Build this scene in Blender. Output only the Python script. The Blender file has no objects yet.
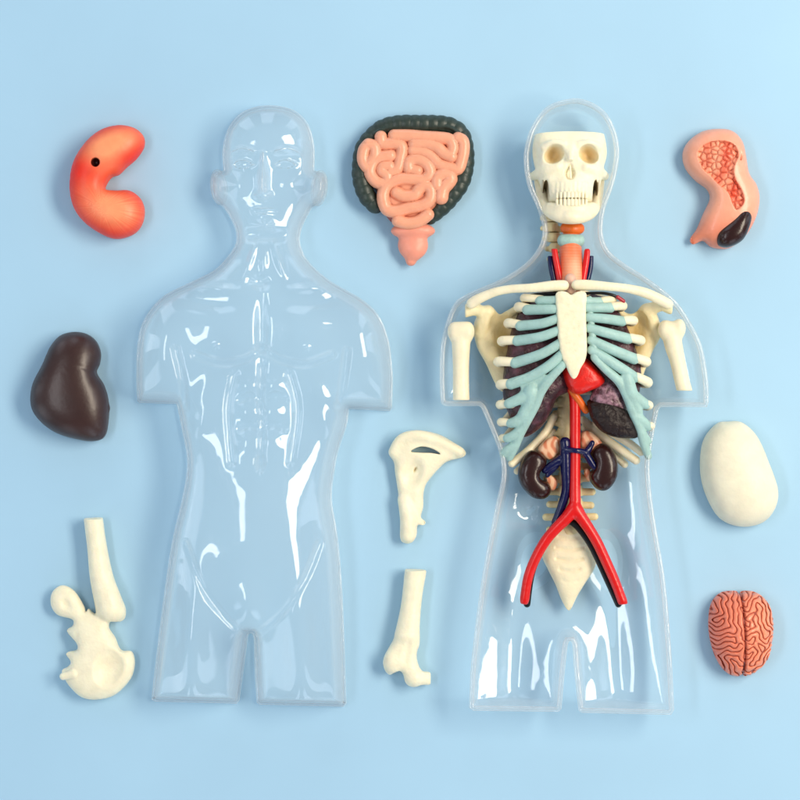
import bpy, math
import numpy as np
from mathutils import Vector
f32 = np.float32
S = 0.0005            # metres per layout unit (the torso shells are about 30 cm tall)
D = 2300.0            # camera height over the sheet, layout units
rng = np.random.RandomState(7)
scn = bpy.context.scene
C = scn.collection

# ------------------------------------------------------------------ fields
class Grid:
    def __init__(s, x0, x1, y0, y1, z0, z1, h):
        s.h = h; s.o = (x0, y0, z0)
        s.x = np.arange(x0, x1 + h, h, dtype=f32); s.y = np.arange(y0, y1 + h, h, dtype=f32); s.z = np.arange(z0, z1 + h, h, dtype=f32)
        s.X = s.x[:, None, None]; s.Y = s.y[None, :, None]; s.Z = s.z[None, None, :]
        s.shape = (len(s.x), len(s.y), len(s.z))
        s.X2 = np.broadcast_to(s.x[:, None], s.shape[:2]); s.Y2 = np.broadcast_to(s.y[None, :], s.shape[:2])
    def full(s, v=60.0): return np.full(s.shape, v, dtype=f32)

def smin(a, b, k):
    h = np.clip(0.5 + 0.5 * (b - a) / k, 0, 1)
    return b * (1 - h) + a * h - k * h * (1 - h)
def smax(a, b, k): return -smin(-a, -b, k)

def spline(P, n=6, closed=True):
    P = np.array(P, dtype=float); N = len(P); out = []
    for i in range(N if closed else N - 1):
        if closed: p0, p1, p2, p3 = P[i - 1], P[i], P[(i + 1) % N], P[(i + 2) % N]
        else: p0, p1, p2, p3 = P[max(i - 1, 0)], P[i], P[i + 1], P[min(i + 2, N - 1)]
        for k in range(n):
            t = k / n
            out.append(0.5 * ((2 * p1) + (-p0 + p2) * t + (2 * p0 - 5 * p1 + 4 * p2 - p3) * t * t + (-p0 + 3 * p1 - 3 * p2 + p3) * t ** 3))
    if not closed: out.append(P[-1])
    return np.array(out)

def sdpoly(P, X, Y):
    P = np.asarray(P); d = np.full(X.shape, 1e9); ins = np.zeros(X.shape, bool)
    for i in range(len(P)):
        ax, ay = P[i - 1]; bx, by = P[i]
        ex, ey = bx - ax, by - ay; L = ex * ex + ey * ey + 1e-12
        t = np.clip(((X - ax) * ex + (Y - ay) * ey) / L, 0, 1)
        d = np.minimum(d, (X - ax - t * ex) ** 2 + (Y - ay - t * ey) ** 2)
        if ay != by:
            c = ((ay > Y) != (by > Y)) & (X < ex * (Y - ay) / (by - ay) + ax)
            ins ^= c
    d = np.sqrt(d)
    return np.where(ins, -d, d).astype(f32)

def up(a, shp):
    xi = np.linspace(0, a.shape[0] - 1, shp[0]); yi = np.linspace(0, a.shape[1] - 1, shp[1])
    x0 = np.floor(xi).astype(int); y0 = np.floor(yi).astype(int)
    x1 = np.minimum(x0 + 1, a.shape[0] - 1); y1 = np.minimum(y0 + 1, a.shape[1] - 1)
    fx = (xi - x0)[:, None]; fy = (yi - y0)[None, :]
    return (a[np.ix_(x0, y0)] * (1 - fx) * (1 - fy) + a[np.ix_(x1, y0)] * fx * (1 - fy) + a[np.ix_(x0, y1)] * (1 - fx) * fy + a[np.ix_(x1, y1)] * fx * fy)

def poisson(sd, h):
    shp = sd.shape; lv = []; s = 1
    while min(shp) / s > 14: lv.append(s); s *= 2
    u = None
    for s in reversed(lv):
        sh = (max(3, round(shp[0] / s)), max(3, round(shp[1] / s)))
        m = (up(sd, sh) < 0) if s > 1 else (sd < 0)
        m[0, :] = m[-1, :] = False; m[:, 0] = m[:, -1] = False
        u = np.zeros(sh) if u is None else up(u, sh)
        hh = (h * s) ** 2
        for _ in range(260 if s < 3 else 400):
            v = u.copy()
            v[1:-1, 1:-1] = 0.25 * (u[2:, 1:-1] + u[:-2, 1:-1] + u[1:-1, 2:] + u[1:-1, :-2] + hh)
            u = np.where(m, v, 0)
    return u

def pill(g, poly, Ht, zc=None, Hb=None, p=0.5, inset=0.0, usat=None, norm=True):
    """an outline puffed up into a rounded solid round the height zc"""
    if Hb is None: Hb = zc
    sd = sdpoly(poly, g.X2, g.Y2) + inset
    u = poisson(sd, g.h); um = u.max()
    if usat: u = np.minimum(u / um, 1); u = 1 - np.exp(-u / usat); um = u.max()
    u = u / um
    rim = (sd < -0.5 * g.h) & (sd > -2.5 * g.h)
    sl = float(np.median(u[rim] / -sd[rim])) if rim.any() else 0.05
    e = 1.0 / p
    # u behaves like a distance close to the outline
    un = np.where(sd > -g.h, -sd * sl, u).astype(f32)
    t = g.Z - zc
    zz = np.where(t > 0, np.abs(t) / Ht, np.abs(t) / max(Hb, 1e-3)) ** e
    F = (zz - un[:, :, None]).astype(f32)
    if norm:
        gx, gy, gz = np.gradient(F, g.h)
        G = np.sqrt(gx * gx + gy * gy + gz * gz)
        F = F / np.maximum(G, 0.35 * sl + 0.004)
    return F.astype(f32)

def ell(g, c, r, rot=0.0):
    x = g.X - c[0]; y = g.Y - c[1]; z = g.Z - c[2]
    if rot: ca, sa = math.cos(rot), math.sin(rot); x, y = x * ca + y * sa, -x * sa + y * ca
    k0 = np.sqrt((x / r[0]) ** 2 + (y / r[1]) ** 2 + (z / r[2]) ** 2)
    k1 = np.sqrt((x / r[0] ** 2) ** 2 + (y / r[1] ** 2) ** 2 + (z / r[2] ** 2) ** 2) + 1e-6
    return (k0 * (k0 - 1) / k1).astype(f32)

def tube(g, pts, n=5, k=0.0, F=None, sub=True):
    """pts: (x, y, z, r)"""
    if F is None: F = g.full()
    P = spline(pts, n, False) if sub and len(pts) > 2 else np.array(pts, float)
    for a, b in zip(P[:-1], P[1:]):
        m = max(a[3], b[3]) + 5
        ii = [(int(max(0, (min(a[q], b[q]) - m - g.o[q]) / g.h)), int(min(g.shape[q], (max(a[q], b[q]) + m - g.o[q]) / g.h + 2))) for q in range(3)]
        if any(j <= i for i, j in ii): continue
        (i0, i1), (j0, j1), (k0, k1) = ii
        x = g.X[i0:i1] - a[0]; y = g.Y[:, j0:j1] - a[1]; z = g.Z[:, :, k0:k1] - a[2]
        e = b[:3] - a[:3]; L = float(e @ e) + 1e-9
        t = np.clip((x * e[0] + y * e[1] + z * e[2]) / L, 0, 1)
        d = np.sqrt((x - t * e[0]) ** 2 + (y - t * e[1]) ** 2 + (z - t * e[2]) ** 2) - (a[3] + t * (b[3] - a[3]))
        s = (slice(i0, i1), slice(j0, j1), slice(k0, k1))
        F[s] = smin(F[s], d, k) if k else np.minimum(F[s], d)
    return F

def nets(F, g, smooth=1):
    """naive surface nets; vertices in layout units"""
    F = F.astype(f32)
    F[0], F[-1] = np.maximum(F[0], .5), np.maximum(F[-1], .5)
    F[:, 0], F[:, -1] = np.maximum(F[:, 0], .5), np.maximum(F[:, -1], .5)
    F[:, :, 0], F[:, :, -1] = np.maximum(F[:, :, 0], .5), np.maximum(F[:, :, -1], .5)
    ins = F < 0
    c = ins[:-1, :-1, :-1].astype(np.int8)
    for dx in (0, 1):
        for dy in (0, 1):
            for dz in (0, 1):
                if dx + dy + dz: c = c + ins[dx:F.shape[0] - 1 + dx, dy:F.shape[1] - 1 + dy, dz:F.shape[2] - 1 + dz]
    act = np.argwhere((c > 0) & (c < 8))
    idx = np.full(c.shape, -1, dtype=np.int64); idx[act[:, 0], act[:, 1], act[:, 2]] = np.arange(len(act))
    pos = np.zeros((len(act), 3)); cnt = np.zeros(len(act))
    corner = [(dx, dy, dz) for dx in (0, 1) for dy in (0, 1) for dz in (0, 1)]
    vals = {q: F[act[:, 0] + q[0], act[:, 1] + q[1], act[:, 2] + q[2]] for q in corner}
    for ax in range(3):
        for q in corner:
            if q[ax]: continue
            r = list(q); r[ax] = 1; r = tuple(r)
            a, b = vals[q], vals[r]; m = (a < 0) != (b < 0)
            t = np.where(m, a / np.where(m, a - b, 1), 0)
            p = np.tile(np.array(q, float), (len(act), 1)); p[:, ax] = t
            pos[m] += p[m]; cnt += m
    V = act + pos / cnt[:, None]
    V = V * g.h + np.array(g.o)
    quads = []
    nx, ny, nz = F.shape
    for ax in range(3):
        a = [slice(1, -1)] * 3; b = [slice(1, -1)] * 3
        a[ax] = slice(0, -1); b[ax] = slice(1, None)
        A = ins[tuple(a)]; B = ins[tuple(b)]
        e = np.argwhere(A != B)
        flip = A[e[:, 0], e[:, 1], e[:, 2]]
        e = e.copy()
        for q in range(3):
            if q != ax: e[:, q] += 1
        o1, o2 = [(1, 2), (2, 0), (0, 1)][ax]
        def ix(d1, d2):
            f = e.copy(); f[:, o1] -= d1; f[:, o2] -= d2
            return idx[f[:, 0], f[:, 1], f[:, 2]]
        Q = np.stack([ix(1, 1), ix(0, 1), ix(0, 0), ix(1, 0)], 1)
        Q[~flip] = Q[~flip][:, ::-1]
        quads.append(Q)
    Q = np.concatenate(quads)
    for _ in range(smooth): V = relax(V, Q, 0.5)
    return V, Q

def relax(V, Q, w):
    s = np.zeros_like(V); n = np.zeros(len(V))
    for i in range(4):
        a, b = Q[:, i], Q[:, (i + 1) % 4]
        for q in range(3):
            s[:, q] += np.bincount(a, V[b, q], len(V)) + np.bincount(b, V[a, q], len(V))
        n += np.bincount(a, minlength=len(V)) + np.bincount(b, minlength=len(V))
    return V * (1 - w) + w * s / np.maximum(n, 1)[:, None]

# ------------------------------------------------------------------ objects
def W(x, y, z): return ((x - 400) * S, (400 - y) * S, z * S)

def tag(o, label=None, cat=None, group=None, kind=None):
    if label: o['label'] = label
    if cat: o['category'] = cat
    if group: o['group'] = group
    if kind: o['kind'] = kind
    return o

def thing(name, label, cat, c, group=None):
    o = bpy.data.objects.new(name, None); C.objects.link(o)
    o.empty_display_size = 0.01
    o.location = W(*c); tag(o, label, cat, group); o['_c'] = 0
    del o['_c']
    bases[o.name] = np.array(c, float)
    return o
bases = {}

def emit(name, V, Q, mat, parent=None, zref=None, paint=None, smooth=True, base=None, cxy=None, wash=None):
    """link one mesh object; V in photo units, moved as a whole to where it stands for its height"""
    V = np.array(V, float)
    if wash:        # base colour with a second colour mixed in where the surface is hollow
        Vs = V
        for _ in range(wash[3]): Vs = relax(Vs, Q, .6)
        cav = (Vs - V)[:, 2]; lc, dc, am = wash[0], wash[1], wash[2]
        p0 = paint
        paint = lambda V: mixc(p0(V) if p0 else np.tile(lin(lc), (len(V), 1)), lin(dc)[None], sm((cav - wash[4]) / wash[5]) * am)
    if paint is not None: col = paint(V)
    lo, hi = V.min(0), V.max(0); c = (lo + hi) / 2
    if cxy: c = np.array([cxy[0], cxy[1], c[2]])
    zr = c[2] if zref is None else zref
    V = V.copy(); V[:, 0] -= (c[0] - 400) * zr / D; V[:, 1] -= (c[1] - 400) * zr / D
    root = parent
    while root is not None and root.parent is not None: root = root.parent
    if root is not None and root.name in bases: b = bases[root.name]
    else: b = np.array([c[0], c[1], 0.0]) if base is None else np.array(base, float)
    co = np.stack([(V[:, 0] - b[0]) * S, -(V[:, 1] - b[1]) * S, (V[:, 2] - b[2]) * S], 1)
    me = bpy.data.meshes.new(name)
    if isinstance(Q, np.ndarray):
        n = len(Q); Q = Q[:, ::-1]
        me.vertices.add(len(co)); me.vertices.foreach_set('co', co.astype(f32).ravel())
        me.loops.add(n * 4); me.loops.foreach_set('vertex_index', Q.astype(np.int32).ravel())
        me.polygons.add(n); me.polygons.foreach_set('loop_start', np.arange(0, n * 4, 4, dtype=np.int32))
        me.update(calc_edges=True)
    else:
        me.from_pydata([tuple(v) for v in co], [], [tuple(reversed(q)) for q in Q]); me.update()
    me.polygons.foreach_set('use_smooth', [smooth] * len(me.polygons))
    if paint is not None:
        at = me.color_attributes.new('paint', 'FLOAT_COLOR', 'POINT')
        cc = np.ones((len(V), 4), f32); cc[:, :3] = np.clip(col, 0, 1)
        at.data.foreach_set('color', cc.ravel())
    me.materials.append(mat)
    o = bpy.data.objects.new(name, me); C.objects.link(o)
    if parent is not None: o.parent = parent
    else: o.location = W(*b); bases[o.name] = b
    return o

def lin(h):
    h = h.lstrip('#'); v = np.array([int(h[i:i + 2], 16) / 255 for i in (0, 2, 4)])
    return np.where(v <= .04045, v / 12.92, ((v + .055) / 1.055) ** 2.4)

def mat(name, col=None, rough=0.4, sss=0.0, bump=0.0, bscale=900, var=0.0, vscale=250, coat=0.0, spec=0.5, col2=None, mottle=None):
    m = bpy.data.materials.new(name); m.use_nodes = True
    nt = m.node_tree; N = nt.nodes; L = nt.links
    b = N['Principled BSDF']
    tc = N.new('ShaderNodeTexCoord')
    if col is None:
        a = N.new('ShaderNodeAttribute'); a.attribute_name = 'paint'; src = a.outputs['Color']
    else:
        a = N.new('ShaderNodeRGB'); a.outputs[0].default_value = (*lin(col), 1); src = a.outputs[0]
    if col2:
        n = N.new('ShaderNodeTexNoise'); n.inputs['Scale'].default_value = mottle or 200; n.inputs['Detail'].default_value = 4
        L.new(tc.outputs['Object'], n.inputs['Vector'])
        r = N.new('ShaderNodeMapRange'); r.inputs[1].default_value = .42; r.inputs[2].default_value = .62
        L.new(n.outputs[0], r.inputs[0])
        mx = N.new('ShaderNodeMix'); mx.data_type = 'RGBA'; L.new(r.outputs[0], mx.inputs[0]); L.new(src, mx.inputs[6])
        mx.inputs[7].default_value = (*lin(col2), 1); src = mx.outputs[2]
    if var:
        n = N.new('ShaderNodeTexNoise'); n.inputs['Scale'].default_value = vscale; n.inputs['Detail'].default_value = 3
        L.new(tc.outputs['Object'], n.inputs['Vector'])
        r = N.new('ShaderNodeMapRange'); r.inputs[1].default_value = .3; r.inputs[2].default_value = .7
        r.inputs[3].default_value = 1 - var; r.inputs[4].default_value = 1 + var
        L.new(n.outputs[0], r.inputs[0])
        v = N.new('ShaderNodeVectorMath'); v.operation = 'SCALE'; L.new(src, v.inputs[0]); L.new(r.outputs[0], v.inputs['Scale']); src = v.outputs[0]
    L.new(src, b.inputs['Base Color'])
    b.inputs['Roughness'].default_value = rough; b.inputs['Specular IOR Level'].default_value = spec
    if coat: b.inputs['Coat Weight'].default_value = coat; b.inputs['Coat Roughness'].default_value = 0.12
    if sss:
        b.inputs['Subsurface Weight'].default_value = sss; b.inputs['Subsurface Radius'].default_value = (1.0, .6, .35)
        b.inputs['Subsurface Scale'].default_value = 2.2 * S
    if bump:
        n = N.new('ShaderNodeTexNoise'); n.inputs['Scale'].default_value = bscale; n.inputs['Detail'].default_value = 5
        L.new(tc.outputs['Object'], n.inputs['Vector'])
        u = N.new('ShaderNodeBump'); u.inputs['Strength'].default_value = 1.0; u.inputs['Distance'].default_value = bump * S
        L.new(n.outputs[0], u.inputs['Height']); L.new(u.outputs[0], b.inputs['Normal'])
    return m

BONE = mat('ivory_plastic', 'f4e9ca', .42, sss=.25, bump=.25, bscale=700, var=.06, vscale=180)
BONE_P = mat('ivory_plastic_painted', None, .42, sss=.25, bump=.5, bscale=700, var=.05, vscale=180)
EGG = mat('cream_plastic', 'ece5cc', .5, sss=.2, bump=.35, bscale=500, var=.05, vscale=150)
TEAL = mat('pale_teal_plastic', 'a3c6c0', .45, sss=.15, bump=.5, bscale=900, var=.08, vscale=220)
LUNG = mat('dark_plum_plastic', '321b20', .35, bump=2.2, bscale=300, var=.25, vscale=300, spec=.4, col2='5a3440', mottle=170)
LOBE = mat('dark_brown_lobe_plastic', '1f110f', .4, bump=3.2, bscale=300, var=.25, spec=.35)
PINKLUNG = mat('mauve_plastic', '4a2731', .3, bump=2.4, bscale=330, coat=.2, col2='a07887', mottle=330)
HEART = mat('red_heart_plastic', 'dd1a0c', .35, bump=1.2, bscale=260, var=.15, coat=.1)
RED = mat('red_vessel_plastic', 'd80808', .33, bump=.2, bscale=500, coat=.1, var=.05)
BLUE = mat('navy_vessel_plastic', '060a42', .25, bump=.35, bscale=500, coat=.15, spec=.4)
BLACK = mat('blackish_vein_plastic', '08070d', .3, spec=.4)
KID = mat('dark_brown_glossy_plastic', '2b1311', .25, bump=.4, bscale=250, spec=.45, var=.1)
ORANGE = mat('orange_plastic', 'e86a1e', .35, var=.1)
PAINTED = mat('painted_plastic', None, .36, sss=.12, bump=.35, bscale=500, var=.04, coat=.15)
PAINTED_G = mat('painted_plastic_glossy', None, .42, sss=0, bump=.3, bscale=600, var=.05, spec=.4)
LIVER = mat('liver_brown_plastic', '341b17', .36, bump=.35, bscale=200, var=.14, vscale=60, spec=.6)

def pad(P, m):
    P = np.array(P, float)
    return P[:, 0].min() - m, P[:, 0].max() + m, P[:, 1].min() - m, P[:, 1].max() + m

def tpart(name, pts, mat_, parent=None, h=0.6, k=0.0, n=5, paint=None, mod=None, flat=None, **kw):
    P = np.array(spline(pts, n, False) if len(pts) > 2 else pts, float); r = P[:, 3].max() + 2
    g = Grid(P[:, 0].min() - r, P[:, 0].max() + r, P[:, 1].min() - r, P[:, 1].max() + r, P[:, 2].min() - r, P[:, 2].max() + r, h)
    F = tube(g, pts, n, k)
    if mod: F = mod(g, F)
    V, Q = nets(F, g)
    return emit(name, V, Q, mat_, parent, paint=paint, **kw)

def mixc(a, b, t):
    t = np.clip(t, 0, 1)[:, None]; return a * (1 - t) + b * t
def sm(t): t = np.clip(t, 0, 1); return t * t * (3 - 2 * t)

# ------------------------------------------------------------------ backdrop sheet
def backdrop():
    m = bpy.data.materials.new('pale_blue_card'); m.use_nodes = True
    N = m.node_tree.nodes; L = m.node_tree.links; b = N['Principled BSDF']
    b.inputs['Base Color'].default_value = (*lin('a6cde8'), 1); b.inputs['Roughness'].default_value = .62
    b.inputs['Specular IOR Level'].default_value = .35
    tc = N.new('ShaderNodeTexCoord')
    n = N.new('ShaderNodeTexNoise'); n.inputs['Scale'].default_value = 900; n.inputs['Detail'].default_value = 6
    u = N.new('ShaderNodeBump'); u.inputs['Distance'].default_value = .00004; u.inputs['Strength'].default_value = .5
    L.new(tc.outputs['Object'], n.inputs['Vector']); L.new(n.outputs[0], u.inputs['Height']); L.new(u.outputs[0], b.inputs['Normal'])
    n2 = N.new('ShaderNodeTexNoise'); n2.inputs['Scale'].default_value = 9; n2.inputs['Detail'].default_value = 7; L.new(tc.outputs['Object'], n2.inputs['Vector'])
    cr_ = N.new('ShaderNodeMix'); cr_.data_type = 'RGBA'; L.new(n2.outputs[0], cr_.inputs[0])
    cr_.inputs[6].default_value = (*(lin('a6cde8') * .94), 1); cr_.inputs[7].default_value = (*(lin('a9d0e9') * 1.06), 1); L.new(cr_.outputs[2], b.inputs['Base Color'])
    R = 1400
    V = [(400 - R, 400 - R, 0), (400 + R, 400 - R, 0), (400 + R, 400 + R, 0), (400 - R, 400 + R, 0)]
    o = emit('tabletop', V, [(0, 1, 2, 3)], m, smooth=False)
    o.data.flip_normals() if o.data.polygons[0].normal.z < 0 else None
    tag(o, 'smooth pale blue card lying under all the pieces', 'surface', kind='structure')
backdrop()

# ------------------------------------------------------------------ clear shells
def clear(name, tint, rough=0.03, bump=.6, bs=60, ior=1.5, milk=(.05, .62)):
    m = bpy.data.materials.new(name); m.use_nodes = True
    N = m.node_tree.nodes; L = m.node_tree.links
    for q in list(N): N.remove(q)
    out = N.new('ShaderNodeOutputMaterial')
    tr = N.new('ShaderNodeBsdfTransparent'); tr.inputs[0].default_value = (*tint, 1)
    gl = N.new('ShaderNodeBsdfGlossy'); gl.inputs['Roughness'].default_value = rough; gl.inputs[0].default_value = (1, 1, 1, 1)
    fr = N.new('ShaderNodeFresnel'); fr.inputs['IOR'].default_value = ior
    ge = N.new('ShaderNodeNewGeometry'); io = N.new('ShaderNodeMix'); io.inputs[2].default_value = ior; io.inputs[3].default_value = 1 / ior
    L.new(ge.outputs['Backfacing'], io.inputs[0]); L.new(io.outputs[0], fr.inputs['IOR'])      # a thin wall reflects alike from both sides
    mx = N.new('ShaderNodeMixShader')
    tc = N.new('ShaderNodeTexCoord')
    n = N.new('ShaderNodeTexNoise'); n.inputs['Scale'].default_value = bs; n.inputs['Detail'].default_value = 2
    u = N.new('ShaderNodeBump'); u.inputs['Distance'].default_value = bump * S; u.inputs['Strength'].default_value = 1
    L.new(tc.outputs['Object'], n.inputs['Vector']); L.new(n.outputs[0], u.inputs['Height'])
    L.new(u.outputs[0], gl.inputs['Normal']); L.new(u.outputs[0], fr.inputs['Normal'])
    df = N.new('ShaderNodeBsdfDiffuse'); df.inputs[0].default_value = (.95, .97, .98, 1)
    tl = N.new('ShaderNodeBsdfTranslucent'); tl.inputs[0].default_value = (.95, .97, .98, 1)
    ad = N.new('ShaderNodeMixShader'); ad.inputs[0].default_value = .5; L.new(df.outputs[0], ad.inputs[1]); L.new(tl.outputs[0], ad.inputs[2])
    lw = N.new('ShaderNodeLayerWeight'); lw.inputs['Blend'].default_value = .35
    mr = N.new('ShaderNodeMapRange'); mr.clamp = True; mr.inputs[1].default_value = .12; mr.inputs[2].default_value = .75; mr.inputs[3].default_value = milk[0]; mr.inputs[4].default_value = milk[1]; L.new(lw.outputs['Facing'], mr.inputs[0])
    mk = N.new('ShaderNodeMixShader'); L.new(mr.outputs[0], mk.inputs[0]); L.new(tr.outputs[0], mk.inputs[1]); L.new(ad.outputs[0], mk.inputs[2]); tr = mk
    L.new(fr.outputs[0], mx.inputs[0]); L.new(tr.outputs[0], mx.inputs[1]); L.new(gl.outputs[0], mx.inputs[2]); L.new(mx.outputs[0], out.inputs[0])
    return m
CLEAR = clear('clear_plastic', (.992, .996, .996), .05, 1.6, 45, 1.5)
def glass(name, rough=.03, milk=(.06, .2), bump=.9, bs=50, thin=.94):
    m = bpy.data.materials.new(name); m.use_nodes = True
    N = m.node_tree.nodes; L = m.node_tree.links
    b = N['Principled BSDF']; out = N['Material Output']
    b.inputs['Base Color'].default_value = (.985, .993, .995, 1); b.inputs['Roughness'].default_value = rough
    b.inputs['Transmission Weight'].default_value = 1; b.inputs['IOR'].default_value = 1.42
    tc = N.new('ShaderNodeTexCoord')
    n = N.new('ShaderNodeTexNoise'); n.inputs['Scale'].default_value = bs; n.inputs['Detail'].default_value = 2
    u = N.new('ShaderNodeBump'); u.inputs['Distance'].default_value = bump * S; u.inputs['Strength'].default_value = 1
    L.new(tc.outputs['Object'], n.inputs['Vector']); L.new(n.outputs[0], u.inputs['Height']); L.new(u.outputs[0], b.inputs['Normal'])
    df = N.new('ShaderNodeBsdfTranslucent'); df.inputs[0].default_value = (.95, .97, .98, 1)
    d2 = N.new('ShaderNodeBsdfDiffuse'); d2.inputs[0].default_value = (.95, .97, .98, 1)
    a = N.new('ShaderNodeMixShader'); L.new(df.outputs[0], a.inputs[1]); L.new(d2.outputs[0], a.inputs[2])
    lw = N.new('ShaderNodeLayerWeight'); lw.inputs['Blend'].default_value = .35
    mr = N.new('ShaderNodeMapRange'); mr.inputs[1].default_value = .12; mr.inputs[2].default_value = .75; mr.inputs[3].default_value = milk[0]; mr.inputs[4].default_value = milk[1]
    L.new(lw.outputs['Facing'], mr.inputs[0])
    mx = N.new('ShaderNodeMixShader'); L.new(mr.outputs[0], mx.inputs[0])
    # thin-walled part: light that passes straight through with a plain surface gloss
    fr = N.new('ShaderNodeFresnel'); ge = N.new('ShaderNodeNewGeometry'); io = N.new('ShaderNodeMix'); io.inputs[2].default_value = 1.5; io.inputs[3].default_value = 1 / 1.5
    L.new(ge.outputs['Backfacing'], io.inputs[0]); L.new(io.outputs[0], fr.inputs['IOR']); L.new(u.outputs[0], fr.inputs['Normal'])
    tr = N.new('ShaderNodeBsdfTransparent'); tr.inputs[0].default_value = (.997, .999, .999, 1)
    gl = N.new('ShaderNodeBsdfGlossy'); gl.inputs['Roughness'].default_value = rough; L.new(u.outputs[0], gl.inputs['Normal'])
    th = N.new('ShaderNodeMixShader'); L.new(fr.outputs[0], th.inputs[0]); L.new(tr.outputs[0], th.inputs[1]); L.new(gl.outputs[0], th.inputs[2])
    hy = N.new('ShaderNodeMixShader'); hy.inputs[0].default_value = thin; L.new(b.outputs[0], hy.inputs[1]); L.new(th.outputs[0], hy.inputs[2])
    L.new(hy.outputs[0], mx.inputs[1]); L.new(a.outputs[0], mx.inputs[2]); L.new(mx.outputs[0], out.inputs[0])
    return m

GLASS = glass('clear_moulded_plastic')
def glass_old(name, rough=.05):
    m = bpy.data.materials.new(name); m.use_nodes = True
    b = m.node_tree.nodes['Principled BSDF']
    b.inputs['Base Color'].default_value = (.97, .985, .985, 1); b.inputs['Roughness'].default_value = rough
    b.inputs['Transmission Weight'].default_value = 1; b.inputs['IOR'].default_value = 1.45
    return m
RIM = glass('clear_plastic_rim', .06, (.15, .5), .8, 120, .85)

def shell(name, label, outline, H, facing_up, feats, creases, rim_z, wall, usat, cxy, ears=()):
    P = np.array(outline, float)
    x0, x1, y0, y1 = pad(P, 5); h = 1.25
    g = Grid(x0, x1, y0, y1, -4, H + 5, h)
    sd = sdpoly(P, g.X2, g.Y2) + 1.0
    u = poisson(sd, h); u = u / u.max()
    d = np.clip(-sd / wall, 0, 1)
    hh = np.where(sd < 0, H * .52 * np.sin(np.pi / 2 * d) + H * .48 * (1 - np.exp(-u / usat)) ** .8 / (1 - np.exp(-1 / usat)) ** .8, -sd * 4)
    hh = np.where(sd < 0, hh, -np.abs(sd) * 4)
    gx, gy = np.gradient(hh, h); sl = np.sqrt(1 + gx * gx + gy * gy)
    F = ((g.Z - hh[:, :, None]) / sl[:, :, None]).astype(f32)
    F = smax(F, -g.Z, .5)
    V, Q = nets(F, g, smooth=2)
    # open underside: drop the faces of the floor of the solid
    zf = V[Q][:, :, 2].mean(1); Q = Q[zf > 0.8]
    used = np.unique(Q); re = -np.ones(len(V), int); re[used] = np.arange(len(used)); V = V[used]; Q = re[Q]
    x, y, z = V[:, 0], V[:, 1], V[:, 2]
    k = sm((z - H * .35) / (H * .4))
    dz = np.zeros(len(V))
    for (cx, cy, rx, ry, rot, a) in feats:
        c, s = math.cos(rot), math.sin(rot)
        X = (x - cx) * c + (y - cy) * s; Y = -(x - cx) * s + (y - cy) * c
        dz += a * np.exp(-(X / rx) ** 2 - (Y / ry) ** 2)
    for (pts, w, a) in creases:
        Pc = spline(pts, 5, False) if len(pts) > 2 else np.array(pts, float)
        d = np.full(len(V), 1e9)
        for u, v in zip(Pc[:-1], Pc[1:]):
            e = v - u; t = np.clip(((x - u[0]) * e[0] + (y - u[1]) * e[1]) / (e @ e + 1e-9), 0, 1)
            d = np.minimum(d, (x - u[0] - t * e[0]) ** 2 + (y - u[1] - t * e[1]) ** 2)
        dz += a * np.exp(-d / w ** 2)
    V[:, 2] = z + dz * k
    V = relax(V, Q, .5)
    if not facing_up:
        V[:, 2] = H + 2 - V[:, 2]; Q = Q[:, ::-1]
    t = thing(name, label, 'torso shell', (cxy[0], cxy[1], 0), 'clear torso halves')
    w = emit('body_wall', V, Q, GLASS, t, zref=0, cxy=cxy)
    so = w.modifiers.new('wall', 'SOLIDIFY'); so.thickness = 2.2 * S; so.offset = -1
    for ec in ears:
        g = Grid(ec[0] - 12, ec[0] + 12, ec[1] - 22, ec[1] + 22, -2, 28, .6)
        F = np.abs(ell(g, (ec[0], ec[1], 8), (7.5, 17, 14), ec[2])) - 1.0
        F = smin(F, tube(g, [(ec[0] - ec[3] * 2, ec[1] - 8, 18, 1.2), (ec[0] + ec[3] * 2.5, ec[1] - 4, 17, 1.3), (ec[0] + ec[3] * 2, ec[1] + 5, 17, 1.2), (ec[0] - ec[3] * 1, ec[1] + 10, 16, 1.2)]), 1.5)
        F = smax(F, 1 - g.Z, .5); Vv, Qq = nets(F, g); emit('ear', Vv, Qq, GLASS, t, zref=0, cxy=cxy)
    # flange: rounded bar swept along the outline
    PP = P; n = len(PP)
    T = np.roll(PP, -1, 0) - np.roll(PP, 1, 0); T /= np.linalg.norm(T, axis=1)[:, None] + 1e-9
    area = 0.5 * np.sum(PP[:, 0] * np.roll(PP[:, 1], -1) - np.roll(PP[:, 0], -1) * PP[:, 1])
    Nn = np.stack([T[:, 1], -T[:, 0]], 1) * (1 if area > 0 else -1)     # outward
    za, zb = rim_z
    prof = [(0, za + .8), (0, zb - .8), (-.8, zb), (-3.8, zb), (-4.6, zb - .8), (-4.6, za + .8), (-3.8, za), (-.8, za)]
    RV = []; RQ = []
    for i in range(n):
        for (o_, z_) in prof: RV.append((PP[i, 0] + Nn[i, 0] * o_, PP[i, 1] + Nn[i, 1] * o_, z_))
    m = len(prof)
    for i in range(n):
        for j in range(m):
            a, b = i * m + j, i * m + (j + 1) % m; c, d = ((i + 1) % n) * m + (j + 1) % m, ((i + 1) % n) * m + j
            RQ.append((a, b, c, d) if area > 0 else (d, c, b, a))
    emit('rim', np.array(RV), RQ, RIM, t, zref=0, cxy=cxy)
    return t

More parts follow.
